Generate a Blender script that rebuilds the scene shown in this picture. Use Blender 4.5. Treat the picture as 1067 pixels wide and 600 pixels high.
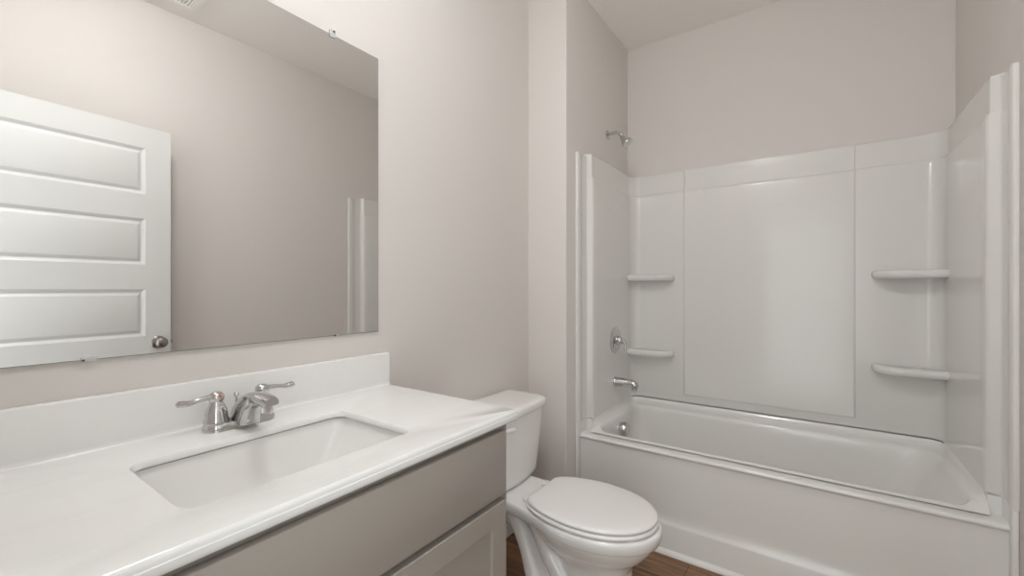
import bpy, bmesh, math
from mathutils import Vector, Matrix, Euler
from math import sin, cos, pi, radians

# ------------------------------------------------------------------ scene, camera, light, exposure
for o in list(bpy.data.objects):
    bpy.data.objects.remove(o)
S = bpy.context.scene
COL = S.collection
S.view_settings.view_transform = 'Standard'
S.view_settings.look = 'None'
S.view_settings.gamma = 1
S.view_settings.use_curve_mapping = False
S.view_settings.exposure = 0.0

cd = bpy.data.cameras.new('camera')
cam = bpy.data.objects.new('camera', cd)
COL.objects.link(cam)
cd.sensor_width = 36
cd.lens = 448 / 1067 * 36
cd.clip_start = 0.01
cam.location = (0, 0, 1.21)
cam.rotation_euler = (radians(90), 0, radians(35.25))
S.camera = cam
S.cycles.diffuse_bounces = 10
S.cycles.max_bounces = 14

W = bpy.data.worlds.new('world')
S.world = W
W.use_nodes = True
W.node_tree.nodes['Background'].inputs[0].default_value = (0.945, 0.985, 0.985, 1)
W.node_tree.nodes['Background'].inputs[1].default_value = 2.3          # soft fill added through the unseen doorway to lift the dim surfaces

SHADE_STRENGTH = 49.0      # frosted dome of the ceiling light over the vanity
LAMP_COL = (0.955, 0.985, 0.985)

# room: mirror wall, alcove (plumbing) wall, right wall, back wall, near wall, ceiling
XM, XP, XR, YB, YW, YN, ZC = -1.232, -1.0086, 0.515, 2.742, 1.892, 0.012, 2.764
T = 0.115


# ------------------------------------------------------------------ materials
def mat(name, col, rough=0.5, metal=0.0, coat=0.0, emit=None, spec=0.5, trans=0.0):
    m = bpy.data.materials.new(name)
    m.use_nodes = True
    b = m.node_tree.nodes['Principled BSDF']
    b.inputs['Base Color'].default_value = (*col, 1)
    b.inputs['Roughness'].default_value = rough
    b.inputs['Metallic'].default_value = metal
    b.inputs['Specular IOR Level'].default_value = spec
    if coat:
        b.inputs['Coat Weight'].default_value = coat
        b.inputs['Coat Roughness'].default_value = 0.04
    if trans:
        b.inputs['Transmission Weight'].default_value = trans
    if emit:
        b.inputs['Emission Color'].default_value = (*emit[0], 1)
        b.inputs['Emission Strength'].default_value = emit[1]
    return m


def bump(m, scale, strength, dist=0.002, detail=3, vec=None):
    nt = m.node_tree
    tc = nt.nodes.new('ShaderNodeTexCoord')
    mp = nt.nodes.new('ShaderNodeMapping')
    if vec:
        mp.inputs['Scale'].default_value = vec
    nz = nt.nodes.new('ShaderNodeTexNoise')
    nz.inputs['Scale'].default_value = scale
    nz.inputs['Detail'].default_value = detail
    bp = nt.nodes.new('ShaderNodeBump')
    bp.inputs['Strength'].default_value = strength
    bp.inputs['Distance'].default_value = dist
    nt.links.new(tc.outputs['Object'], mp.inputs['Vector'])
    nt.links.new(mp.outputs['Vector'], nz.inputs['Vector'])
    nt.links.new(nz.outputs['Fac'], bp.inputs['Height'])
    nt.links.new(bp.outputs['Normal'], nt.nodes['Principled BSDF'].inputs['Normal'])
    return m


M = {}
M['wall'] = bump(mat('greige_wall_paint', (0.68, 0.645, 0.62), 0.62, spec=0.3), 160, 0.10)
M['ceiling'] = bump(mat('ceiling_paint', (0.90, 0.865, 0.84), 0.8, spec=0.2), 120, 0.15)
M['trim'] = mat('white_trim_paint', (0.80, 0.79, 0.77), 0.35)
M['door'] = bump(mat('white_door_paint', (0.71, 0.71, 0.70), 0.34), 40, 0.10, 0.001, 4, (1, 1, 0.06))
M['acrylic'] = mat('gloss_white_acrylic', (0.72, 0.71, 0.69), 0.18, coat=0.15)
M['tub'] = mat('gloss_white_tub', (0.77, 0.765, 0.745), 0.14, coat=0.3)
M['ceramic'] = mat('white_vitreous_china', (0.83, 0.825, 0.81), 0.12, coat=0.4)
M['seat'] = mat('white_seat_plastic', (0.84, 0.825, 0.815), 0.22)
M['sink'] = mat('white_sink_china', (0.82, 0.815, 0.80), 0.12, coat=0.4)
M['cabinet'] = bump(mat('taupe_cabinet_paint', (0.315, 0.285, 0.255), 0.42), 60, 0.04)
M['cab_in'] = mat('cabinet_shadow_gap', (0.36, 0.33, 0.30), 0.5)
M['chrome'] = mat('polished_chrome', (0.60, 0.595, 0.59), 0.09, 1.0)
M['nickel'] = mat('brushed_nickel', (0.36, 0.34, 0.32), 0.24, 1.0)
M['mirror'] = mat('silvered_glass', (0.85, 0.845, 0.835), 0.0, 1.0)
M['mirror_edge'] = mat('mirror_edge', (0.20, 0.21, 0.20), 0.25)
M['clip'] = mat('clear_plastic', (0.93, 0.93, 0.92), 0.12, trans=0.55)
M['screw'] = mat('dark_screw', (0.05, 0.045, 0.04), 0.4, 0.6)
M['red'] = mat('hot_mark', (0.55, 0.03, 0.03), 0.3)
M['grille'] = mat('white_grille', (0.90, 0.88, 0.86), 0.45)
M['dark'] = mat('duct_shade', (0.10, 0.095, 0.09), 0.8)
M['white_plastic'] = mat('white_lever_plastic', (0.85, 0.84, 0.82), 0.25)
M['shade'] = mat('frosted_shade', (0.9, 0.9, 0.9), 0.4, emit=(LAMP_COL, SHADE_STRENGTH))


def counter_mat():
    m = mat('cultured_marble', (0.80, 0.80, 0.785), 0.16, coat=0.35)
    nt = m.node_tree
    tc = nt.nodes.new('ShaderNodeTexCoord')
    mp = nt.nodes.new('ShaderNodeMapping')
    mp.inputs['Scale'].default_value = (9, 1.6, 1)
    nz = nt.nodes.new('ShaderNodeTexNoise')
    nz.inputs['Scale'].default_value = 2.2
    nz.inputs['Detail'].default_value = 6
    nz.inputs['Distortion'].default_value = 1.2
    cr = nt.nodes.new('ShaderNodeValToRGB')
    cr.color_ramp.elements[0].position = 0.35
    cr.color_ramp.elements[0].color = (0.785, 0.785, 0.775, 1)
    cr.color_ramp.elements[1].position = 0.62
    cr.color_ramp.elements[1].color = (0.81, 0.81, 0.80, 1)
    nt.links.new(tc.outputs['Object'], mp.inputs['Vector'])
    nt.links.new(mp.outputs['Vector'], nz.inputs['Vector'])
    nt.links.new(nz.outputs['Fac'], cr.inputs['Fac'])
    nt.links.new(cr.outputs['Color'], nt.nodes['Principled BSDF'].inputs['Base Color'])
    return m


def floor_mat():
    m = mat('brown_vinyl_plank', (0.2, 0.12, 0.08), 0.38)
    nt = m.node_tree
    tc = nt.nodes.new('ShaderNodeTexCoord')
    br = nt.nodes.new('ShaderNodeTexBrick')
    br.offset = 0.37
    br.inputs['Scale'].default_value = 1.0
    br.inputs['Brick Width'].default_value = 1.22
    br.inputs['Row Height'].default_value = 0.152
    br.inputs['Mortar Size'].default_value = 0.0016
    br.inputs['Color1'].default_value = (0.33, 0.185, 0.10, 1)
    br.inputs['Color2'].default_value = (0.225, 0.12, 0.065, 1)
    br.inputs['Mortar'].default_value = (0.06, 0.035, 0.022, 1)
    mp = nt.nodes.new('ShaderNodeMapping')
    mp.inputs['Scale'].default_value = (1.6, 26, 1)
    nz = nt.nodes.new('ShaderNodeTexNoise')
    nz.inputs['Scale'].default_value = 2.4
    nz.inputs['Detail'].default_value = 7
    nz.inputs['Distortion'].default_value = 0.6
    cr = nt.nodes.new('ShaderNodeValToRGB')
    cr.color_ramp.elements[0].position = 0.32
    cr.color_ramp.elements[0].color = (0.42, 0.38, 0.36, 1)
    cr.color_ramp.elements[1].position = 0.66
    cr.color_ramp.elements[1].color = (1.15, 1.12, 1.08, 1)
    mx = nt.nodes.new('ShaderNodeMixRGB')
    mx.blend_type = 'MULTIPLY'
    mx.inputs['Fac'].default_value = 1
    L = nt.links.new
    L(tc.outputs['Object'], br.inputs['Vector'])
    L(tc.outputs['Object'], mp.inputs['Vector'])
    L(mp.outputs['Vector'], nz.inputs['Vector'])
    L(nz.outputs['Fac'], cr.inputs['Fac'])
    L(br.outputs['Color'], mx.inputs['Color1'])
    L(cr.outputs['Color'], mx.inputs['Color2'])
    L(mx.outputs['Color'], nt.nodes['Principled BSDF'].inputs['Base Color'])
    return m


M['counter'] = counter_mat()
M['floor'] = floor_mat()


# ------------------------------------------------------------------ mesh helpers
def NB():
    return bmesh.new()


def box(bm, x0, x1, y0, y1, z0, z1, bev=0.0, seg=2):
    r = bmesh.ops.create_cube(bm, size=1)
    vs = r['verts']
    for v in vs:
        v.co = Vector(((x0 + x1) / 2 + v.co.x * (x1 - x0), (y0 + y1) / 2 + v.co.y * (y1 - y0), (z0 + z1) / 2 + v.co.z * (z1 - z0)))
    if bev > 0:
        es = list({e for v in vs for e in v.link_edges})
        bmesh.ops.bevel(bm, geom=es, offset=bev, segments=seg, profile=0.5, affect='EDGES')
    return bm


def loft(bm, rings, closed=True, cap0=False, cap1=False, wrap=False):
    """rings: lists of equal length of (x,y,z); quads between neighbours"""
    vv = [[bm.verts.new(p) for p in r] for r in rings]
    n = len(rings[0])
    pairs = list(zip(vv[:-1], vv[1:]))
    if wrap:
        pairs.append((vv[-1], vv[0]))
    for a, b in pairs:
        for i in range(n if closed else n - 1):
            j = (i + 1) % n
            bm.faces.new((a[i], a[j], b[j], b[i]))
    if cap0:
        bm.faces.new(list(reversed(vv[0])))
    if cap1:
        bm.faces.new(vv[-1])
    return bm


def rrect(x0, x1, y0, y1, r, z, seg=6, sub=8):
    """rounded rectangle, counter-clockwise; z a number or a function of (x, y)"""
    rs = r if isinstance(r, (list, tuple)) else [r] * 4      # corners: x1y0, x1y1, x0y1, x0y0
    cs = [(x1 - rs[0], y0 + rs[0], -90), (x1 - rs[1], y1 - rs[1], 0), (x0 + rs[2], y1 - rs[2], 90), (x0 + rs[3], y0 + rs[3], 180)]
    pts = []
    for k in range(4):
        cx, cy, a0 = cs[k]
        arc = [(cx + rs[k] * cos(radians(a0 + 90 * i / seg)), cy + rs[k] * sin(radians(a0 + 90 * i / seg))) for i in range(seg + 1)]
        pts += arc
        nx, ny, na = cs[(k + 1) % 4]
        rr = rs[(k + 1) % 4]
        q = (nx + rr * cos(radians(na)), ny + rr * sin(radians(na)))
        p = arc[-1]
        for i in range(1, sub):
            t = i / sub
            pts.append((p[0] + (q[0] - p[0]) * t, p[1] + (q[1] - p[1]) * t))
    return [(x, y, z(x, y) if callable(z) else z) for x, y in pts]


def tube(bm, path, radii, n=16, caps=True, squash=None):
    """tube along a path of points; squash = (vector, factor) flattens the section along that direction"""
    P = [Vector(p) for p in path]
    R = radii if isinstance(radii, (list, tuple)) else [radii] * len(P)
    t0 = (P[1] - P[0]).normalized()
    u = t0.orthogonal().normalized()
    rings = []
    for i, p in enumerate(P):
        t = ((P[min(i + 1, len(P) - 1)] - P[max(i - 1, 0)])).normalized()
        u = (u - t * u.dot(t)).normalized()
        w = t.cross(u)
        ring = []
        for k in range(n):
            a = 2 * pi * k / n
            d = (u * cos(a) + w * sin(a)) * R[i]
            if squash:
                s = Vector(squash[0]).normalized()
                d = d - s * d.dot(s) * (1 - squash[1])
            ring.append(tuple(p + d))
        rings.append(ring)
    return loft(bm, rings, True, caps, caps)


def lathe(bm, prof, origin, axis=(0, 0, 1), n=32):
    """prof: list of (radius, height along axis)"""
    ax = Vector(axis).normalized()
    u = ax.orthogonal().normalized()
    w = ax.cross(u)
    O = Vector(origin)
    rings = []
    for r, h in prof:
        rings.append([tuple(O + ax * h + (u * cos(2 * pi * k / n) + w * sin(2 * pi * k / n)) * max(r, 1e-4)) for k in range(n)])
    return loft(bm, rings, True, True, True)


def sweep(bm, prof, a, b):
    """closed profile: list of (p,q) turned to points by functions a and b at both ends"""
    return loft(bm, [[a(*p) for p in prof], [b(*p) for p in prof]], True, True, True)


def spline(pts, n=24):
    """Catmull-Rom through the points"""
    P = [Vector(p) for p in pts]
    P = [P[0] * 2 - P[1]] + P + [P[-1] * 2 - P[-2]]
    out = []
    seg = len(P) - 3
    for i in range(n + 1):
        t = i / n * seg
        k = min(int(t), seg - 1)
        t -= k
        p0, p1, p2, p3 = P[k:k + 4]
        out.append(0.5 * ((2 * p1) + (p2 - p0) * t + (2 * p0 - 5 * p1 + 4 * p2 - p3) * t * t + (3 * p1 - p0 - 3 * p2 + p3) * t ** 3))
    return out


def lerp_table(tab, u):
    for (a, va), (b, vb) in zip(tab[:-1], tab[1:]):
        if u <= b:
            return va + (vb - va) * (u - a) / (b - a)
    return tab[-1][1]


def obj(name, bm, m, parent=None, local=False, smooth=True, angle=40, origin=None):
    """links the bmesh as ONE mesh object. World coordinates unless local."""
    bmesh.ops.recalc_face_normals(bm, faces=bm.faces)
    me = bpy.data.meshes.new(name)
    if parent is not None:
        off = Vector((0, 0, 0)) if local else Vector(parent.location)
        p = parent.parent
        while p is not None and not local:
            off = off + Vector(p.location)
            p = p.parent
    else:
        if origin is None:
            xs = [v.co.x for v in bm.verts]
            ys = [v.co.y for v in bm.verts]
            zs = [v.co.z for v in bm.verts]
            origin = ((min(xs) + max(xs)) / 2, (min(ys) + max(ys)) / 2, min(zs))
        off = Vector(origin)
    for v in bm.verts:
        v.co -= off
    bm.to_mesh(me)
    bm.free()
    if smooth:
        for p_ in me.polygons:
            p_.use_smooth = True
        me.set_sharp_from_angle(angle=radians(angle))
    for mm in (m if isinstance(m, (list, tuple)) else [m]):
        me.materials.append(mm)
    o = bpy.data.objects.new(name, me)
    COL.objects.link(o)
    if parent is not None:
        o.parent = parent
    else:
        o.location = off
    return o


def thing(name, label, cat, loc, rotz=0, group=None):
    o = bpy.data.objects.new(name, None)
    o.empty_display_size = 0.05
    COL.objects.link(o)
    o.location = loc
    o.rotation_euler = (0, 0, rotz)
    o['label'] = label
    o['category'] = cat
    if group:
        o['group'] = group
    return o


def tag(o, label, cat, group=None):
    o['label'] = label
    o['category'] = cat
    if group:
        o['group'] = group
    return o


def struct(name, bm, m, label, cat, **k):
    o = obj(name, bm, m, **k)
    o['kind'] = 'structure'
    o['label'] = label
    o['category'] = cat
    return o


# ------------------------------------------------------------------ the room
HY = YN - T
bm = NB(); box(bm, XM - T, XR + T, HY, YB + T, -0.06, 0)
struct('floor', bm, M['floor'], 'brown wood-look plank floor', 'floor', origin=(0, 0, 0))
bm = NB(); box(bm, XM - T, XR + T, HY, YB + T, ZC, ZC + 0.08)
struct('ceiling', bm, M['ceiling'], 'flat painted greige ceiling', 'ceiling')
bm = NB(); box(bm, XM - T, XM, HY, YW + 0.02, 0, ZC)
struct('wall_left', bm, M['wall'], 'greige wall carrying the mirror behind vanity and toilet', 'wall')
bm = NB(); box(bm, XM - T, XP, YW, YB, 0, ZC)
es = [e for e in bm.edges if all(abs(v.co.x - XP) < 1e-4 and abs(v.co.y - YW) < 1e-4 for v in e.verts)]
bmesh.ops.bevel(bm, geom=es, offset=0.006, segments=4, profile=0.5, affect='EDGES')
struct('wall_alcove', bm, M['wall'], 'stepped-out greige wall with the shower head', 'wall')
bm = NB(); box(bm, XM - T, XR + T, YB, YB + T, 0, ZC)
struct('wall_back', bm, M['wall'], 'greige wall above the long side of the tub surround', 'wall')
bm = NB(); box(bm, XR, XR + T, HY, YB, 0, ZC)
struct('wall_right', bm, M['wall'], 'greige wall on the right of the tub', 'wall')
DX0, DX1, DH = -0.445, 0.338, 2.065
bm = NB()
box(bm, XM, DX0, YN - T, YN, 0, ZC)
box(bm, DX1, XR, YN - T, YN, 0, ZC)
box(bm, DX0, DX1, YN - T, YN, DH, ZC)
struct('wall_front', bm, M['wall'], 'greige wall with the entry doorway', 'wall')
# doorway casing and jamb
bm = NB()
c = 0.057
box(bm, DX0 - c, DX0 - 0.002, YN, YN + 0.013, 0, DH + c, 0.003)
box(bm, DX1 + 0.002, DX1 + c, YN, YN + 0.013, 0, DH + c, 0.003)
box(bm, DX0 - 0.002, DX1 + 0.002, YN, YN + 0.013, DH + 0.002, DH + c, 0.003)
struct('trim_1', bm, M['trim'], 'white casing around the entry doorway', 'trim')


# baseboards
def baseboard(name, x0, x1, y0, y1, side, label):
    bm = NB(); box(bm, x0, x1, y0, y1, 0, 0.083, 0.003)
    return struct(name, bm, M['trim'], label, 'baseboard')


baseboard('baseboard_left', XM, XM + 0.012, 0.98, YW, 'x', 'white baseboard behind the toilet')
baseboard('baseboard_alcove', XM + 0.012, XP + 0.012, YW - 0.012, YW, 'y', 'white baseboard on the stepped-out wall beside the toilet')
baseboard('baseboard_right', XR - 0.012, XR, YN + 0.013, 1.97, 'x', 'white baseboard on the right wall')

# quarter-round along the tub apron
bm = NB()
prof = [(0, 0), (-0.019, 0), (-0.0185, 0.006), (-0.016, 0.012), (-0.011, 0.0165), (-0.005, 0.0185), (0, 0.019)]
sweep(bm, prof, lambda p, q: (XP + 0.004, 2.011 + p, q), lambda p, q: (XR - 0.012, 2.011 + p, q))
struct('trim_2', bm, M['trim'], 'white quarter-round strip where tub apron meets floor', 'trim')

# ------------------------------------------------------------------ open door against the right wall (seen in the mirror)
ddir = Vector((0.0818, 0.99665))
hinge = Vector((0.380, 0.828)) - ddir * 0.762
bm = NB()
DW, DT = 0.762, 0.035
pan = [(0.237, 0.480), (0.600, 0.842), (0.962, 1.205), (1.3292, 1.5675), (1.6917, 1.930)]
st = 0.108
box(bm, 0, DW, -DT, -0.0115, 0.012, 2.0404)
xa, xb = st, DW - st


def face_slab(bm, x0, x1, z0, z1, y0=-0.012, y1=0.0):
    box(bm, x0, x1, y0, y1, z0, z1)


face_slab(bm, 0, st, 0.012, 2.0404)
face_slab(bm, DW - st, DW, 0.012, 2.0404)
zs = [0.012] + [v for p in pan for v in p] + [2.0404]
for k in range(0, len(zs), 2):
    face_slab(bm, st, DW - st, zs[k], zs[k + 1])
for z0, z1 in pan:
    def rg(d, y):
        return [(xa + d, y, z0 + d), (xb - d, y, z0 + d), (xb - d, y, z1 - d), (xa + d, y, z1 - d)]
    loft(bm, [rg(0, 0.0), rg(0.003, -0.0015), rg(0.014, -0.0105), rg(0.018, -0.0108), rg(0.031, -0.0025), rg(0.034, -0.0015)], True, False, True)
door = obj('door_1', bm, M['door'], None, origin=(0, 0, 0), angle=25)
door.location = (hinge.x, hinge.y, 0)
door.rotation_euler = (0, 0, math.atan2(ddir.y, ddir.x))
door['kind'] = 'structure'
door['label'] = 'white five-panel door standing open against the right wall, reflected in the mirror'
door['category'] = 'door'
kx, kz = DW - 0.055, 0.926
for sgn, y0 in ((1, 0.0), (-1, -DT)):
    bm = NB()
    lathe(bm, [(0.0, 0), (0.033, 0), (0.033, 0.004), (0.029, 0.008), (0.014, 0.011), (0.012, 0.020), (0.016, 0.026), (0.024, 0.031),
               (0.0275, 0.040), (0.0275, 0.047), (0.024, 0.055), (0.015, 0.060), (0, 0.062)], (kx, y0, kz), (0, sgn, 0), 32)
    k = obj('door_knob', bm, M['nickel'], door, local=True)
    k['label'] = 'dark satin nickel round door knob'
bm = NB()
box(bm, DW, DW + 0.002, -0.030, -0.006, kz - 0.028, kz + 0.028)
box(bm, DW, DW + 0.012, -0.024, -0.012, kz - 0.009, kz + 0.009, 0.002)
obj('latch', bm, M['nickel'], door, local=True)
for hz in (0.2, 1.02, 1.84):
    bm = NB()
    lathe(bm, [(0, 0), (0.006, 0), (0.006, 0.09), (0, 0.09)], (-0.004, 0.006, hz), (0, 0, 1), 12)
    box(bm, -0.001, 0.03, -0.001, 0.001, hz, hz + 0.09)
    obj('hinge', bm, M['nickel'], door, local=True)

# ------------------------------------------------------------------ one-piece surround panels around the tub
SUR_Z0, SUR_LINE, SUR_TOP = 0.519, 1.799, 1.922
O1, O2 = 0.012, 0.046           # how far the outer strip and the inner panel stand off the wall
YF = 2.012                      # tub front
RC = 0.055                      # corner radius
yb_in = YB - 0.030


def half_path():
    """inner face of the left half, from the front lip to the back corner; (offset from wall, y, weight of top-band setback)"""
    p = [(0.001, 1.988, 0), (0.010, 1.988, 0), (0.0145, 1.990, 0), (0.0165, 1.995, 0), (0.0165, 2.022, 0), (0.0150, 2.028, 0), (O1, 2.032, 0), (O1, 2.050, 0.0),
         (O1, 2.091, 0), (O1 + 0.002, 2.095, 0.1), (O1 + 0.006, 2.098, 0.2), (O2 - 0.008, 2.104, 0.6), (O2 - 0.002, 2.109, 0.9), (O2, 2.118, 1), (O2, 2.16, 1), (O2, 2.3, 1), (O2, 2.5, 1), (O2, yb_in - RC - 0.02, 1)]
    for i in range(0, 9):
        a = radians(180 - 90 * i / 8)
        p.append((O2 + RC + RC * cos(a), yb_in - RC + RC * sin(a), 1))
    p.append((O2 + RC + 0.02, yb_in, 1))
    return p


hp = half_path()
path = [(XP + a, y, w) for a, y, w in hp]
mid = [(-0.7 + 1.2 * 0, yb_in, 1)]
path += [(-0.60, yb_in, 1), (-0.2, yb_in, 1), (0.1, yb_in, 1)]
path += [(XR - a, y, w) for a, y, w in reversed(hp)]


def norm2(i):
    a = Vector(path[max(i - 1, 0)][:2]); b = Vector(path[min(i + 1, len(path) - 1)][:2])
    t = (b - a).normalized()
    return Vector((-t.y, t.x))          # towards the wall for a path that runs left-back-right


def sur_ring(z, d, top=False):
    out = []
    for i, (x, y, w) in enumerate(path):
        n = norm2(i)
        k = d * w if not top else d
        if z < SUR_Z0 + 0.006 and abs(n.y) < 0.5:      # the open joint shows along the long panel only
            k = 0.0
        zz = z
        if w < 0.05:                     # front lip ends lower
            zz = min(z, 1.908)
        xx, yy = x + n.x * k, y + n.y * k
        out.append((min(max(xx, XP + 0.0008), XR - 0.0008), min(yy, YB - 0.001), zz))
    return out


levels = [(SUR_Z0, 0.013), (SUR_Z0 + 0.0045, 0.013), (SUR_Z0 + 0.0047, 0.002), (SUR_Z0 + 0.008, 0.0), (1.0, 0), (SUR_LINE - 0.018, 0.0), (SUR_LINE - 0.011, 0.001), (SUR_LINE - 0.005, 0.0035), (SUR_LINE - 0.001, 0.007),
          (SUR_LINE, 0.009), (SUR_LINE + 0.001, 0.0095), (SUR_TOP - 0.010, 0.0095), (SUR_TOP - 0.004, 0.011), (SUR_TOP - 0.001, 0.014), (SUR_TOP, 0.019)]
sur = thing('tub_surround', 'glossy white three-sided shower surround standing on the bathtub rim', 'shower surround', (-0.2468, yb_in - 0.3, SUR_Z0))
bm = NB()
rings = [sur_ring(z, d) for z, d in levels]


def wall_ring(z):
    out = []
    for i, (x, y, w) in enumerate(path):
        n = len(path)
        if i < len(hp):
            q = (XP + 0.0008, min(y, YB - 0.001)) if i < 18 else ((XP + 0.0008, YB - 0.001) if i < 22 else (x, YB - 0.001))
        elif i >= n - len(hp):
            j = n - 1 - i
            q = (XR - 0.0008, min(y, YB - 0.001)) if j < 18 else ((XR - 0.0008, YB - 0.001) if j < 22 else (x, YB - 0.001))
        else:
            q = (x, YB - 0.001)
        out.append((q[0], q[1], min(z, 1.908) if w < 0.05 else z))
    return out


rings.append(wall_ring(SUR_TOP))
rings.insert(0, wall_ring(SUR_Z0))
loft(bm, rings, closed=False)
# raised middle field of the long panel (below and above the line)
CX0, CX1, CZ0 = -0.652, 0.160, 0.566


def field(x0, x1, z0, z1, y, h, e, open_top=False):
    def r(d, yy, dt=None):
        return [(x0 + d, yy, z0 + d), (x1 - d, yy, z0 + d), (x1 - d, yy, z1 - (0 if open_top else d)), (x0 + d, yy, z1 - (0 if open_top else d))]
    loft(bm, [r(0, y + 0.002), r(0.001, y - h * 0.15), r(e * 0.35, y - h * 0.75), r(e * 0.7, y - h * 0.95), r(e, y - h)], True, False, True)


field(CX0, CX1, CZ0, SUR_LINE - 0.004, yb_in, 0.007, 0.016)
field(CX0, CX1, SUR_LINE - 0.03, SUR_TOP - 0.004, yb_in + 0.009, 0.007, 0.010, True)
obj('panel', bm, M['acrylic'], sur, angle=50)

def shelf(left, ztop):
    """moulded soap shelf in a back corner: flat top, thick rolled front, one rounded end"""
    bm = NB()
    d = 0.098 if left else 0.115
    w = 0.262 if left else 0.250
    th = 0.040

    def outline(ins, z):
        pts = [(0, 0), (0, d - ins)]
        x1 = w - ins
        r = 0.085
        pts = [(-0.003, 0.006), (-0.003, d - ins), (0.04, d - ins), (0.10, d - ins), (x1 - r, d - ins)]
        for i in range(1, 9):
            a = radians(90 - 90 * i / 8)
            pts.append((x1 - r + r * cos(a), (d - ins) - (r - r * sin(a)) * min(1, (d - ins) / r)))
        pts.append((x1, 0.006 - 0.012))
        pts.append((-0.003, -0.006))
        if left:
            return [(XP + O2 + x, yb_in - y, z) for x, y in pts]
        return [(XR - O2 - x, yb_in - y, z) for x, y in pts]
    R = [outline(0.020, ztop - th), outline(0.009, ztop - th + 0.002), outline(0.003, ztop - th + 0.008), outline(0.0, ztop - th / 2), outline(0.002, ztop - 0.008),
         outline(0.007, ztop - 0.002), outline(0.014, ztop), outline(0.022, ztop - 0.0015), outline(0.030, ztop - 0.004)]
    loft(bm, R, True, True, True)
    return obj('shelf', bm, M['acrylic'], sur, angle=50)


shelf(True, 1.292); shelf(True, 0.830); shelf(False, 1.293); shelf(False, 0.848)

# ------------------------------------------------------------------ bathtub
tub = thing('bathtub', 'glossy white alcove bathtub with a plain apron under the shower surround', 'bathtub', (-0.2468, 2.37, 0))
bm = NB()
FX0, FX1 = XP + 0.0120, XR - 0.0120


def ramp(y, a=2.055, b=2.13):
    t = min(max((y - a) / (b - a), 0), 1)
    return t * t * (3 - 2 * t)


def zf(lo, hi):
    return lambda x, y: lo + (hi - lo) * ramp(y)


IX0, IX1, IY0, IY1 = -0.932, 0.440, 2.088, 2.655      # inner edge of the rim
SX0, SX1, SY1 = XP + O2 - 0.001, XR - O2 + 0.001, yb_in + 0.001
r_seam = [0.005, RC, RC, 0.005]
r_in = [0.05, 0.10, 0.06, 0.05]
ring = lambda x0, x1, y0, y1, r, z: rrect(x0, x1, y0, y1, r, z, 8, 14)
SY0 = 2.066
R = [ring(SX0, SX1, SY0, SY1, r_seam, zf(0.457, 0.518)),
     ring(SX0 + 0.004, SX1 - 0.004, SY0 + 0.003, SY1 - 0.006, r_seam, zf(0.457, 0.503)),
     ring(SX0 + 0.012, SX1 - 0.011, SY0 + 0.008, SY1 - 0.020, [0.01, 0.07, 0.06, 0.01], zf(0.457, 0.491)),
     ring(IX0 - 0.006, IX1 + 0.006, IY0 - 0.008, IY1 + 0.010, r_in, zf(0.457, 0.486)),
     ring(IX0, IX1, IY0, IY1, r_in, zf(0.455, 0.482)),
     ring(IX0 + 0.006, IX1 - 0.006, IY0 + 0.006, IY1 - 0.006, r_in, zf(0.449, 0.474)),
     ring(IX0 + 0.010, IX1 - 0.012, IY0 + 0.009, IY1 - 0.010, r_in, zf(0.436, 0.458))]
bx0, bx1, by0, by1, bz = -0.845, 0.13, 2.185, 2.565, 0.105
for k in range(1, 13):
    t = k / 12
    h = min(1, t * 1.22)                                   # down first ...
    s = t ** 1.5                                           # ... then in
    e = 1 - (1 - h) ** 1.25
    x0 = IX0 + 0.010 + (bx0 - IX0 - 0.010) * (0.55 * t + 0.45 * t ** 4)
    x1 = IX1 - 0.012 + (bx1 - IX1 + 0.012) * (0.75 * t + 0.25 * t ** 4)
    y0 = IY0 + 0.009 + (by0 - IY0 - 0.009) * (0.45 * t + 0.55 * t ** 4)
    y1 = IY1 - 0.010 + (by1 - IY1 + 0.010) * (0.45 * t + 0.55 * t ** 4)
    z = 0.437 + (bz - 0.437) * (1 - (1 - t) ** 1.35)
    rr = [0.05 + 0.07 * t, 0.10 + 0.05 * t, 0.06 + 0.06 * t, 0.05 + 0.07 * t]
    z2 = lambda x, y, z=z, t=t: z + 0.021 * (1 - t) * ramp(y)
    R.append(ring(x0, x1, y0, y1, rr, z2))
loft(bm, R, True, False, True)
# apron: profile swept along the tub (y, z)
ap = [(2.075, 0.4565), (2.045, 0.4575), (2.024, 0.4570), (2.0165, 0.4550), (2.0130, 0.4510), (2.0125, 0.4465), (2.0140, 0.4425), (2.0180, 0.4395), (2.0200, 0.434), (2.0210, 0.40),
      (2.0250, 0.20), (2.0250, 0.170), (2.0230, 0.150), (2.0185, 0.1375), (2.0135, 0.132), (2.0115, 0.126), (2.0115, 0.0), (2.040, 0.0), (2.040, 0.44), (2.075, 0.44)]
sweep(bm, ap, lambda y, z: (FX0, y, z), lambda y, z: (FX1, y, z))
# rim ends under the outer strips of the surround
for x0, x1, xt0, xt1 in ((XP + 0.002, SX0 + 0.001, XP + 0.001, XP + O1), (SX1 - 0.001, XR - 0.002, XR - O1, XR - 0.001)):
    box(bm, x0, x1, 2.040, 2.098, 0.40, 0.457)
    box(bm, x0, x1, 2.098, 2.135, 0.40, 0.518)
    box(bm, xt0, xt1, 2.020, 2.1, 0.40, 0.5185)
obj('tub_shell', bm, M['tub'], tub, angle=45)
# flange strips beside the apron, under the lips of the surround
for x0, x1 in ((XP + 0.0008, XP + 0.0155), (XR - 0.0155, XR - 0.0008)):
    bm = NB(); box(bm, x0, x1, 1.989, 2.024, 0.0, 0.5185, 0.004, 3)
    obj('side_flange', bm, M['tub'], tub)
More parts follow.
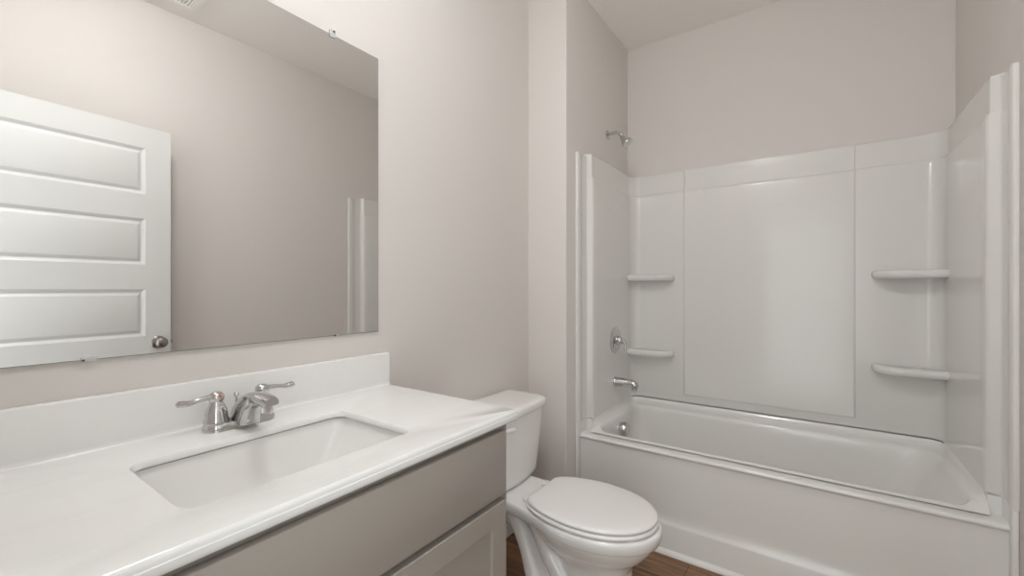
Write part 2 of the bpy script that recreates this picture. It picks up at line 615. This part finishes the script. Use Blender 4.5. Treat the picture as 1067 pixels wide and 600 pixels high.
# overflow plate with trip knob, on the left end wall of the basin
bm = NB()
lathe(bm, [(0, -0.012), (0.038, -0.012), (0.040, 0.010), (0.040, 0.020), (0.038, 0.024), (0.036, 0.034), (0.030, 0.037), (0, 0.037)], (-0.912, 2.385, 0.400), (1, 0, 0.06), 36)
obj('overflow_plate', bm, M['chrome'], tub)['label'] = 'round chrome overflow plate'
bm = NB()
lathe(bm, [(0, -0.002), (0.036, -0.002), (0.036, 0.003), (0.028, 0.004), (0.024, 0.003), (0.022, 0.012), (0.018, 0.016), (0, 0.017)], (-0.75, 2.375, bz), (0, 0, 1), 32)
obj('drain', bm, M['chrome'], tub)

# ------------------------------------------------------------------ shower and tub fittings
FY = 2.408
t = thing('shower', 'chrome shower head on a bent arm high on the alcove wall', 'shower', (XP, FY, 2.118))
bm = NB()
lathe(bm, [(0, 0), (0.027, 0), (0.0265, 0.004), (0.020, 0.009), (0.0105, 0.012), (0, 0.012)], (XP, FY, 2.118), (1, 0, 0), 32)
obj('flange', bm, M['chrome'], t)
bm = NB()
pts = spline([(XP + 0.004, FY, 2.118), (XP + 0.04, FY, 2.120), (XP + 0.065, FY, 2.116), (XP + 0.085, FY, 2.100)], 20)
tube(bm, pts, 0.0095, 16)
obj('arm', bm, M['chrome'], t)
bm = NB()
ax = Vector((0.56, 0, -0.83))
lathe(bm, [(0, -0.006), (0.012, -0.006), (0.0135, 0.006), (0.0115, 0.012), (0.0145, 0.016), (0.016, 0.022), (0.021, 0.034), (0.029, 0.054), (0.0325, 0.064), (0.033, 0.070), (0.031, 0.073), (0, 0.072)],
      (XP + 0.083, FY, 2.103), ax, 36)
obj('shower_head', bm, M['chrome'], t)

XS = XP + O2                      # face of the side panel
t = thing('shower_valve', 'round chrome shower valve with lever on the left surround panel', 'shower valve', (XS, FY, 0.905))
bm = NB()
lathe(bm, [(0, 0), (0.077, 0), (0.077, 0.003), (0.070, 0.008), (0.050, 0.012), (0.034, 0.014), (0.030, 0.020), (0, 0.020)], (XS, FY, 0.905), (1, 0, 0), 48)
obj('escutcheon', bm, M['chrome'], t)
bm = NB()
lathe(bm, [(0, 0.016), (0.026, 0.016), (0.025, 0.034), (0.019, 0.046), (0.008, 0.051), (0, 0.051)], (XS, FY, 0.905), (1, 0, 0), 32)
pts = spline([(XS + 0.040, FY, 0.905), (XS + 0.056, FY + 0.006, 0.897), (XS + 0.062, FY + 0.008, 0.872), (XS + 0.058, FY + 0.006, 0.842)], 16)
tube(bm, pts, [0.0140 - 0.005 * i / 16 for i in range(17)], 14, True, ((1, 0, 0), 0.7))
obj('lever', bm, M['chrome'], t)

t = thing('tub_spout', 'chrome tub spout on the left surround panel under the valve', 'tub spout', (XS, FY, 0.66))
bm = NB()
lathe(bm, [(0, 0), (0.029, 0), (0.029, 0.010), (0.026, 0.014), (0, 0.014)], (XS, FY, 0.662), (1, 0, 0), 32)
obj('collar', bm, M['chrome'], t)
bm = NB()
pr = [(0.010, 0.0270, 0.0), (0.03, 0.0265, 0.0), (0.06, 0.0255, -0.001), (0.085, 0.0245, -0.002), (0.105, 0.0240, -0.004), (0.122, 0.0230, -0.007), (0.132, 0.019, -0.010), (0.138, 0.011, -0.013), (0.140, 0.002, -0.015)]
rings = []
for x, r, dz in pr:
    rings.append([(XS + x, FY + r * cos(2 * pi * k / 24), 0.664 + dz + r * sin(2 * pi * k / 24)) for k in range(24)])
loft(bm, rings, True, True, True)
lathe(bm, [(0, 0), (0.0165, 0), (0.0165, 0.026), (0.013, 0.027), (0, 0.024)], (XS + 0.116, FY, 0.650), (0, 0, -1), 24)
obj('spout_body', bm, M['chrome'], t)

# ------------------------------------------------------------------ vanity: cabinet, countertop, sink, faucet
VY0, VY1 = 0.035, 0.949           # cabinet ends
CT0, CT1, CZ, CTH = YN + 0.002, 0.976, 0.877, 0.029
CXF = -0.667                      # counter front edge
cab = thing('vanity_cabinet', 'taupe painted vanity cabinet under the white countertop', 'vanity cabinet', (-0.96, 0.49, 0))
bm = NB()
CF = -0.690                       # face-frame plane
zt_ = CZ - CTH - 0.001
box(bm, XM + 0.001, CF - 0.018, VY0, VY0 + 0.016, 0.0, zt_)
box(bm, XM + 0.001, CF - 0.018, VY1 - 0.016, VY1, 0.0, zt_)
box(bm, XM + 0.001, XM + 0.008, VY0 + 0.016, VY1 - 0.016, 0.1, zt_)
box(bm, XM + 0.008, CF - 0.018, VY0 + 0.016, VY1 - 0.016, 0.10, 0.116)
box(bm, CF - 0.084, CF - 0.070, VY0 + 0.016, VY1 - 0.016, 0, 0.10)
for y0, y1 in ((VY0, VY0 + 0.042), (VY1 - 0.042, VY1), ((VY0 + VY1) / 2 - 0.02, (VY0 + VY1) / 2 + 0.02)):
    box(bm, CF - 0.018, CF, y0, y1, 0.10, zt_)
for z0, z1 in ((0.10, 0.14), (0.645, 0.68), (0.81, zt_)):
    box(bm, CF - 0.0179, CF - 0.0001, VY0 + 0.042, VY1 - 0.042, z0, z1)
obj('carcass', bm, M['cabinet'], cab)
DF = CF + 0.019
bm = NB()
box(bm, CF + 0.0005, DF, VY0 + 0.027, VY1 - 0.027, 0.667, 0.834, 0.003)
obj('drawer_front', bm, M['cabinet'], cab)


def shaker(y0, y1, z0, z1):
    bm = NB()
    w = 0.057

    def r(d, x):
        return [(x, y0 + d, z0 + d), (x, y1 - d, z0 + d), (x, y1 - d, z1 - d), (x, y0 + d, z1 - d)]
    loft(bm, [r(0, CF + 0.0005), r(0, DF - 0.002), r(0.002, DF), r(w - 0.001, DF), r(w, DF - 0.001), r(w + 0.001, DF - 0.008), r(w + 0.003, DF - 0.0085)], True, True, True)
    return obj('cabinet_door', bm, M['cabinet'], cab, angle=25)


ym = (VY0 + VY1) / 2
shaker(VY0 + 0.027, ym - 0.002, 0.125, 0.651)
shaker(ym + 0.002, VY1 - 0.027, 0.125, 0.651)

ct = thing('vanity_countertop', 'white marble-look vanity countertop with a sink cutout on the taupe cabinet', 'countertop', (-0.95, 0.495, CZ - CTH))
HX0, HX1, HY0, HY1 = -1.060, -0.772, 0.243, 0.688       # sink opening
bm = NB()
rr = lambda x0, x1, y0, y1, r, z: rrect(x0, x1, y0, y1, r, z, 6, 10)
xo0, xo1 = XM + 0.001, CXF
H3 = 0.030
loops = [rr(xo0, xo1 - 0.006, CT0, CT1 - 0.006, 0.002, CZ - CTH),
         rr(xo0, xo1 - 0.002, CT0, CT1 - 0.002, 0.003, CZ - CTH + 0.003),
         rr(xo0, xo1, CT0, CT1, 0.004, CZ - CTH + 0.009),
         rr(xo0, xo1, CT0, CT1, 0.004, CZ - 0.013),
         rr(xo0, xo1 - 0.0015, CT0, CT1 - 0.0015, 0.004, CZ - 0.0115),
         rr(xo0, xo1 - 0.0015, CT0, CT1 - 0.0015, 0.004, CZ - 0.006),
         rr(xo0, xo1 - 0.003, CT0, CT1 - 0.003, 0.003, CZ - 0.0025),
         rr(xo0, xo1 - 0.0065, CT0, CT1 - 0.0065, 0.002, CZ),
         rr(HX0 - 0.007, HX1 + 0.007, HY0 - 0.007, HY1 + 0.007, H3 + 0.006, CZ),
         rr(HX0 - 0.003, HX1 + 0.003, HY0 - 0.003, HY1 + 0.003, H3 + 0.003, CZ - 0.0012),
         rr(HX0, HX1, HY0, HY1, H3, CZ - 0.005),
         rr(HX0 + 0.001, HX1 - 0.001, HY0 + 0.001, HY1 - 0.001, H3, CZ - 0.013),
         rr(HX0, HX1, HY0, HY1, H3, CZ - 0.0155),
         rr(HX0 - 0.003, HX1 + 0.003, HY0 - 0.003, HY1 + 0.003, H3, CZ - 0.0165),
         rr(HX0 - 0.022, HX1 + 0.022, HY0 - 0.022, HY1 + 0.022, H3 + 0.018, CZ - 0.0165),
         rr(HX0 - 0.024, HX1 + 0.024, HY0 - 0.024, HY1 + 0.024, H3 + 0.018, CZ - CTH)]
loft(bm, loops, True, wrap=True)
obj('slab', bm, M['counter'], ct, angle=35)
bm = NB()
# backsplash with a small cove at its foot
prof = [(0.0, 0.0), (0.026, 0.0), (0.0225, 0.0015), (0.0205, 0.005), (0.020, 0.010), (0.020, 0.103), (0.0185, 0.1075), (0.0150, 0.109), (0.0, 0.109)]
sweep(bm, prof, lambda p, q: (XM + 0.001 + p, CT0, CZ + q), lambda p, q: (XM + 0.001 + p, CT1 - 0.001, CZ + q))
tag(obj('backsplash', bm, M['counter'], angle=35), 'low white backsplash strip along the wall behind the faucet', 'backsplash')

sk = thing('sink', 'white rectangular undermount sink set into the vanity countertop', 'sink', (-0.916, 0.466, 0.72))
bm = NB()
ZR = CZ - 0.0205
bx = (-1.022, -0.815, 0.325, 0.582)
loops = [rr(HX0 - 0.016, HX1 + 0.016, HY0 - 0.016, HY1 + 0.016, 0.04, ZR - 0.010),
         rr(HX0 - 0.016, HX1 + 0.016, HY0 - 0.016, HY1 + 0.016, 0.04, ZR),
         rr(HX0 - 0.009, HX1 + 0.009, HY0 - 0.009, HY1 + 0.009, H3 + 0.006, ZR),
         rr(HX0 - 0.006, HX1 + 0.006, HY0 - 0.006, HY1 + 0.006, H3 + 0.003, ZR - 0.004)]
for k in range(1, 13):
    t_ = k / 12
    f = 0.50 * t_ + 0.50 * t_ ** 4
    g = 0.78 * t_ + 0.22 * t_ ** 3
    z = ZR - 0.004 - 0.126 * (1 - (1 - t_) ** 1.5)
    loops.append(rr(HX0 - 0.005 + (bx[0] - HX0) * f, HX1 + 0.005 + (bx[1] - HX1) * f, HY0 - 0.005 + (bx[2] - HY0) * g, HY1 + 0.005 + (bx[3] - HY1) * g, H3 - 0.010 * t_, z))
loft(bm, loops, True, False, True)
obj('basin', bm, M['sink'], sk, angle=50)
bm = NB()
zb = ZR - 0.004 - 0.126
lathe(bm, [(0, 0), (0.031, 0), (0.031, 0.003), (0.025, 0.004), (0.021, 0.002), (0.020, 0.007), (0.012, 0.010), (0, 0.010)], (-0.925, 0.46, zb - 0.0005), (0, 0, 1), 32)
obj('drain_stopper', bm, M['chrome'], sk)

fa = thing('faucet', 'chrome two-handle centerset faucet behind the sink', 'faucet', (-1.150, 0.475, CZ))
FX, FYc = -1.150, 0.475
bm = NB()
pl = lambda w, l, z: rrect(FX - w, FX + w, FYc - l, FYc + l, min(w, l) * 0.96, z, 8, 4)
loft(bm, [pl(0.029, 0.079, CZ), pl(0.029, 0.079, CZ + 0.008), pl(0.0275, 0.0775, CZ + 0.014), pl(0.0245, 0.0745, CZ + 0.018)], True, True, True)
obj('base_plate', bm, M['chrome'], fa)
for s in (-1, 1):
    hy = FYc + s * 0.051
    bm = NB()
    lathe(bm, [(0, 0.012), (0.0255, 0.012), (0.0262, 0.020), (0.0250, 0.026), (0.0235, 0.030), (0.0230, 0.040), (0.0205, 0.050), (0.0165, 0.059), (0.0140, 0.063), (0.0135, 0.068),
               (0.0155, 0.070), (0.0165, 0.076), (0.0150, 0.083), (0.0100, 0.088), (0, 0.0895)], (FX, hy, CZ), (0, 0, 1), 36)
    h = obj('handle', bm, M['chrome'], fa)
    bm = NB()
    pts = spline([(FX, hy, CZ + 0.077), (FX + 0.002, hy + s * 0.018, CZ + 0.0785), (FX + 0.003, hy + s * 0.035, CZ + 0.0775), (FX + 0.004, hy + s * 0.055, CZ + 0.0745), (FX + 0.005, hy + s * 0.070, CZ + 0.0755), (FX + 0.005, hy + s * 0.080, CZ + 0.0775)], 24)
    rad = [lerp_table([(0, 0.0100), (0.25, 0.0075), (0.5, 0.0072), (0.75, 0.0100), (0.93, 0.0095), (1, 0.0035)], i / 24) for i in range(25)]
    tube(bm, pts, rad, 16, True, ((0, 0, 1), 0.75))
    obj('lever', bm, M['chrome'], h)
    if s < 0:
        bm = NB()
        lathe(bm, [(0, 0), (0.0045, 0), (0.0043, 0.0012), (0, 0.0016)], (FX + 0.0135, hy + 0.002, CZ + 0.0815), (0.85, 0.1, 0.5), 16)
        obj('hot_mark', bm, M['red'], h)['label'] = 'small red hot-water mark'
bm = NB()
# spout: side outline (x forward of the base centre, z) lofted across its width
top = spline([(-0.024, 0, 0.016), (-0.012, 0, 0.040), (0.020, 0, 0.069), (0.058, 0, 0.0865), (0.095, 0, 0.0915), (0.135, 0, 0.0890), (0.158, 0, 0.0855)], 24)
bot = spline([(0.064, 0, 0.012), (0.070, 0, 0.030), (0.082, 0, 0.048), (0.100, 0, 0.060), (0.120, 0, 0.066), (0.140, 0, 0.0680), (0.160, 0, 0.0705)], 24)
rings = []
for i in range(25):
    a, b = top[i], bot[i]
    hw = lerp_table([(0, 0.026), (0.35, 0.021), (0.7, 0.0205), (0.93, 0.0185), (1, 0.015)], i / 24)
    sec = []
    for k in range(20):
        an = 2 * pi * k / 20
        cx, cy = cos(an), sin(an)
        ex = 0.55
        u = math.copysign(abs(cx) ** ex, cx)
        v = math.copysign(abs(cy) ** ex, cy)
        m = (a + b) / 2 + (a - b) / 2 * v
        sec.append((FX + m.x, FYc + hw * u * (1.0 - 0.12 * (v + 1) / 2), CZ + m.z))
    rings.append(sec)
loft(bm, rings, True, True, True)
obj('spout', bm, M['chrome'], fa, angle=60)
bm = NB()
lathe(bm, [(0, 0), (0.0028, 0), (0.0028, 0.050), (0.0055, 0.053), (0.0055, 0.060), (0.003, 0.063), (0, 0.063)], (FX - 0.020, FYc, CZ + 0.014), (0, 0, 1), 16)
obj('lift_rod', bm, M['chrome'], fa)

# ------------------------------------------------------------------ mirror and its clips
MY0, MY1, MZ0, MZ1 = 0.026, 0.940, 1.0615, 1.996
bm = NB(); box(bm, XM + 0.001, XM + 0.006, MY0, MY1, MZ0, MZ1)
bm.normal_update()
ff = [f for f in bm.faces if f.normal.x > 0.9]
for f in bm.faces:
    f.material_index = 1
bmesh.ops.inset_region(bm, faces=ff, thickness=0.0016)
ff[0].material_index = 0
mir = obj('mirror', bm, [M['mirror'], M['mirror_edge']], smooth=False)
tag(mir, 'large frameless rectangular wall mirror above the vanity backsplash', 'mirror')


def clip(y, z, up, label, w, front, lip):
    """front = how far the clear lip covers the glass, lip = how far the clip stands past the glass edge"""
    t = thing('mirror_clip', label, 'mirror clip', (XM, y, z), 0, 'plastic mirror clips')
    bm = NB()
    s = 1 if up else -1
    z0, z1 = sorted((z - s * front, z + s * lip))
    box(bm, XM + 0.0065, XM + 0.0095, y - w, y + w, z0, z1, 0.001)
    z0, z1 = sorted((z + s * 0.0008, z + s * lip))
    box(bm, XM + 0.0005, XM + 0.0075, y - w * 0.9, y + w * 0.9, z0, z1, 0.0008)
    obj('clip_body', bm, M['clip'], t)
    if up:
        bm = NB()
        lathe(bm, [(0, -0.004), (0.0034, -0.004), (0.0034, 0.0012), (0, 0.002)], (XM + 0.0098, y + 0.004, z + s * (lip - 0.004)), (1, 0, 0), 16)
        obj('screw', bm, M['screw'], t)['label'] = 'small dark screw'
    else:
        bm = NB()
        lathe(bm, [(0, -0.003), (0.0022, -0.003), (0.0022, 0.0006), (0, 0.001)], (XM + 0.0095, y - w * 0.75, z + 0.0005), (1, 0, 0), 16)
        obj('screw', bm, M['screw'], t)['label'] = 'small dark screw'


clip(0.768, MZ1, True, 'clear plastic clip holding the top edge of the mirror', 0.009, 0.009, 0.014)
clip(0.221, MZ0, False, 'clear plastic clip under the bottom edge of the mirror near the door reflection', 0.012, 0.006, 0.004)
clip(0.782, MZ0, False, 'clear plastic clip under the bottom edge of the mirror near its right corner', 0.006, 0.003, 0.003)

# ------------------------------------------------------------------ toilet (faces +x, built about its own centre line)
TY = 1.470
toi = thing('toilet', 'white two-piece toilet with closed lid between vanity and bathtub', 'toilet', (XM, TY, 0))


def outline(x0, x1, tab, z, n=28):
    """closed outline from a half-width table over u = 0 (back) .. 1 (front)"""
    up, dn = [], []
    for i in range(n + 1):
        u = 0.5 - 0.5 * cos(pi * i / n)
        w = lerp_table(tab, u)
        x = x0 + (x1 - x0) * u
        up.append((x, w)); dn.append((x, -w))
    pts = dn + list(reversed(up[:-1] if up[-1][1] < 1e-5 else up))
    zz = z if callable(z) else (lambda x: z)
    return [(XM + x, TY + y, zz(x)) for x, y in pts]


def egg_tab(hw, back=0.0, xm=0.44, eb=2.4, ef=2.05, n=60):
    """egg: widest at u = xm; back = half-width left at u = 0"""
    out = []
    for i in range(n + 1):
        u = 0.5 - 0.5 * cos(pi * i / n)
        if u < xm:
            q = (1 - ((xm - u) / xm) ** eb) ** (1 / eb)
            w = back + (hw - back) * q
        else:
            w = hw * max(0, 1 - ((u - xm) / (1 - xm)) ** ef) ** (1 / ef)
        out.append((u, max(w, 0.0004)))
    return out


def ped_tab(hw, e=3.2, n=60):
    return [(0.5 - 0.5 * cos(pi * i / n), max(hw * max(0, 1 - abs(2 * (0.5 - 0.5 * cos(pi * i / n)) - 1) ** e) ** (1 / e), 0.0004)) for i in range(n + 1)]


def rim_tab(hw, deck, x0, x1, xd, n=60):
    """deck at the back running into the egg of the rim"""
    out = []
    eg0 = 0.34
    E_ = egg_tab(hw, 0.0, 0.44, 2.2, 2.05)
    for i in range(n + 1):
        u = 0.5 - 0.5 * cos(pi * i / n)
        x = x0 + (x1 - x0) * u
        we = lerp_table(E_, (x - eg0) / (x1 - eg0)) if x > eg0 else 0
        d0 = min(1, (x - x0) / 0.03)
        wd = deck * (1 - (1 - d0) ** 2.5) ** (1 / 2.5) if x < xd else max(deck - (x - xd) * 0.30, 0)
        if x > xd and x < 0.50:
            wd = deck + (hw * 0.955 - deck) * ((x - xd) / (0.50 - xd)) ** 1.2
        elif x >= 0.50:
            wd = 0
        k = 22
        w = max(we, wd)
        out.append((u, max(w, 0.0004)))
    return out


# body of the bowl: remeshed union of foot, column, trapway and underside
bm = NB()
body = [(0.000, 0.262, 0.712, ped_tab(0.118)), (0.022, 0.262, 0.712, ped_tab(0.118)), (0.032, 0.275, 0.702, ped_tab(0.108)),
        (0.10, 0.42, 0.699, ped_tab(0.094)), (0.18, 0.43, 0.697, ped_tab(0.092)), (0.215, 0.42, 0.699, ped_tab(0.094, 2.8)), (0.232, 0.41, 0.706, ped_tab(0.100, 2.6)),
        (0.252, 0.40, 0.724, egg_tab(0.118, 0.03)), (0.280, 0.38, 0.752, egg_tab(0.142, 0.03)), (0.308, 0.36, 0.774, egg_tab(0.158, 0.03)), (0.330, 0.35, 0.786, egg_tab(0.168, 0.03)), (0.352, 0.35, 0.786, egg_tab(0.168, 0.03))]
loft(bm, [outline(x0, x1, tb, z) for z, x0, x1, tb in body], True, True, True)
# support under the deck and the exposed trapway
def tubex(pts, rad, n=20, sq=None):
    P = spline(pts, 28)
    tabr = [(i / (len(rad) - 1), r) for i, r in enumerate(rad)]
    tube(bm, [(XM + p.x, TY + p.y, p.z) for p in P], [lerp_table(tabr, i / 28) for i in range(29)], n, True, sq)
tubex([(0.17, 0, 0.300), (0.255, 0, 0.270), (0.325, 0, 0.20), (0.35, 0, 0.11), (0.345, 0, 0.004)], [0.058, 0.066, 0.066, 0.066, 0.085])
box(bm, XM + 0.33, XM + 0.60, TY - 0.045, TY + 0.045, 0.01, 0.34)
for s in (-1, 1):
    tubex([(0.235, s * 0.060, 0.345), (0.275, s * 0.064, 0.285), (0.315, s * 0.066, 0.20), (0.345, s * 0.068, 0.11), (0.375, s * 0.074, 0.02)], [0.040, 0.036, 0.034, 0.036, 0.044])
    tubex([(0.36, s * 0.070, 0.335), (0.395, s * 0.072, 0.27), (0.435, s * 0.070, 0.195), (0.50, s * 0.066, 0.125), (0.58, s * 0.06, 0.09)], [0.042, 0.040, 0.040, 0.042, 0.036])
    tubex([(0.285, s * 0.098, 0.016), (0.34, s * 0.098, 0.020), (0.40, s * 0.096, 0.022), (0.46, s * 0.092, 0.018)], [0.016, 0.034, 0.036, 0.018])
tmp_me = bpy.data.meshes.new('tmp_bowl')
bmesh.ops.recalc_face_normals(bm, faces=bm.faces)
bm.to_mesh(tmp_me); bm.free()
tmp = bpy.data.objects.new('tmp_bowl', tmp_me)
COL.objects.link(tmp)
md = tmp.modifiers.new('r', 'REMESH'); md.mode = 'VOXEL'; md.voxel_size = 0.0065
ms = tmp.modifiers.new('s', 'SMOOTH'); ms.factor = 0.5; ms.iterations = 5
dg = bpy.context.evaluated_depsgraph_get()
ev = bpy.data.meshes.new_from_object(tmp.evaluated_get(dg))
bpy.data.objects.remove(tmp)
bm = NB()
bm.from_mesh(ev)
bpy.data.meshes.remove(ev); bpy.data.meshes.remove(tmp_me)
for v in bm.verts:
    v.co.z = min(max(v.co.z, 0.0005), 0.362)
# rim band and deck
RX0, RX1 = 0.045, 0.806
def zr(x):
    return 0.0
rb = [(0.338, -0.030), (0.3395, -0.009), (0.341, -0.006), (0.346, -0.004), (0.362, 0.0), (0.374, 0.0), (0.381, -0.002), (0.385, -0.007), (0.3855, -0.016)]
loft(bm, [outline(RX0 - d * 0.4, RX1 + d, rim_tab(0.186 + d, 0.128 + d * 0.8, RX0 - d * 0.4, RX1 + d, 0.27), z, 44) for z, d in rb], True, True, True)
obj('bowl', bm, M['ceramic'], toi, angle=55)

# seat ring and lid
LX0, LX1 = 0.338, 0.790
def lid_out(d, z):
    return outline(LX0 + d, LX1 - d, egg_tab(0.180 - d, 0.098 - d, 0.46, 1.75, 2.1), z, 32)
bm = NB()
loft(bm, [lid_out(0.010, 0.3875), lid_out(0.001, 0.3885), lid_out(-0.003, 0.392), lid_out(-0.004, 0.397), lid_out(-0.002, 0.4015), lid_out(0.005, 0.404), lid_out(0.04, 0.4045)], True, True, True)
obj('seat', bm, M['seat'], toi, angle=60)
bm = NB()
loft(bm, [lid_out(0.014, 0.4065), lid_out(0.004, 0.4070), lid_out(0.0, 0.4095), lid_out(0.0, 0.4140), lid_out(0.003, 0.4185), lid_out(0.009, 0.4215), lid_out(0.020, 0.4235), lid_out(0.05, 0.4255), lid_out(0.09, 0.4270)], True, True, True)
obj('lid', bm, M['seat'], toi, angle=60)
for s in (-1, 1):
    bm = NB()
    x = 0.322
    box(bm, XM + x - 0.016, XM + x + 0.022, TY + s * 0.072 - 0.020, TY + s * 0.072 + 0.020, 0.3855, 0.405, 0.006, 3)
    obj('hinge', bm, M['seat'], toi)

# tank
def tank_ring(xb, xf, bow, hw, z, r=0.035):
    """rounded box in plan with a gently bowed front"""
    out = []
    for x, y, _ in rrect(xb, xf, -hw, hw, [r, r, 0.012, 0.012], 0, 8, 12):
        k = (x - xb) / (xf - xb)
        out.append((XM + x + bow * k * (1 - (y / hw) ** 2), TY + y, z))
    return out


bm = NB()
tk = [(0.3875, 0.030, 0.180, 0.172), (0.3885, 0.022, 0.192, 0.184), (0.396, 0.016, 0.200, 0.1905), (0.415, 0.013, 0.204, 0.1935), (0.55, 0.012, 0.213, 0.208), (0.66, 0.012, 0.221, 0.220), (0.684, 0.012, 0.222, 0.2205)]
loft(bm, [tank_ring(xb, xf, 0.022, hw, z) for z, xb, xf, hw in tk], True, True, True)
obj('tank', bm, M['ceramic'], toi, angle=50)
bm = NB()
tl = [(0.6845, 0.010, 0.222, 0.221), (0.6855, 0.009, 0.230, 0.2285), (0.690, 0.008, 0.2335, 0.232), (0.708, 0.008, 0.2345, 0.233), (0.715, 0.009, 0.2325, 0.231), (0.7195, 0.012, 0.2275, 0.226), (0.7215, 0.02, 0.219, 0.217), (0.7225, 0.04, 0.195, 0.190)]
loft(bm, [tank_ring(xb, xf, 0.022, hw, z, 0.04) for z, xb, xf, hw in tl], True, True, True)
obj('tank_lid', bm, M['ceramic'], toi, angle=50)
bm = NB()
ly, lz = TY - 0.160, 0.648
lathe(bm, [(0, 0), (0.015, 0), (0.015, 0.006), (0.011, 0.012), (0, 0.013)], (XM + 0.2255, ly, lz), (1, 0, 0), 20)
pts = spline([(XM + 0.236, ly, lz), (XM + 0.244, ly + 0.03, lz + 0.001), (XM + 0.252, ly + 0.07, lz), (XM + 0.254, ly + 0.105, lz - 0.004)], 16)
tube(bm, pts, [lerp_table([(0, 0.0075), (0.5, 0.0075), (0.85, 0.010), (1, 0.004)], i / 16) for i in range(17)], 14, True, ((1, 0, 0), 0.6))
obj('flush_lever', bm, M['white_plastic'], toi)
for s in (-1, 1):
    bm = NB()
    lathe(bm, [(0, 0), (0.014, 0), (0.013, 0.008), (0.008, 0.013), (0, 0.014)], (XM + 0.43, TY + s * 0.098, 0.0265), (0, 0, 1), 20)
    obj('bolt_cap', bm, M['white_plastic'], toi)

# ------------------------------------------------------------------ ceiling vent (seen in the mirror)
vt = thing('ceiling_vent', 'white louvred ceiling vent reflected at the top of the mirror', 'vent', (0.245, 0.795, ZC))
VX0, VX1, VY0_, VY1_ = 0.105, 0.382, 0.655, 0.938
bm = NB()
b = 0.027
zt, zl = ZC - 0.0005, ZC - 0.013
for x0, x1, y0, y1 in ((VX0, VX0 + b, VY0_, VY1_), (VX1 - b, VX1, VY0_, VY1_), (VX0 + b, VX1 - b, VY0_, VY0_ + b), (VX0 + b, VX1 - b, VY1_ - b, VY1_)):
    box(bm, x0, x1, y0, y1, zl, zt)
n_ = 15
for i in range(n_):
    y = VY0_ + b + (VY1_ - VY0_ - 2 * b) * (i + 0.5) / n_
    box(bm, VX0 + b, VX1 - b, y - 0.0052, y + 0.0052, zl + 0.002, zt - 0.003)
obj('grille', bm, M['grille'], vt)
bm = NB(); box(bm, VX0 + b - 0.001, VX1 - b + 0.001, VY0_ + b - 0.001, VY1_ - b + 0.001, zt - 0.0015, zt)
obj('duct_shade_plate', bm, M['dark'], vt)  # flat plate, its dark colour stands in for shade inside the duct

# ------------------------------------------------------------------ lamps
LX, LY = -0.40, 0.50
cl = thing('ceiling_light', 'round white flush ceiling light with frosted dome over the vanity', 'ceiling light', (LX, LY, ZC))
bm = NB()
lathe(bm, [(0, 0), (0.150, 0), (0.152, 0.004), (0.150, 0.018), (0.142, 0.022), (0, 0.022)], (LX, LY, ZC - 0.0005), (0, 0, -1), 48)
obj('trim_ring', bm, M['trim'], cl)
bm = NB()
lathe(bm, [(0, 0.0), (0.132, 0.0), (0.135, 0.02), (0.134, 0.060), (0.126, 0.085), (0.105, 0.104), (0.06, 0.114), (0, 0.117)], (LX, LY, ZC - 0.0225), (0, 0, -1), 48)
obj('diffuser', bm, M['shade'], cl)['label'] = 'lit frosted glass dome'
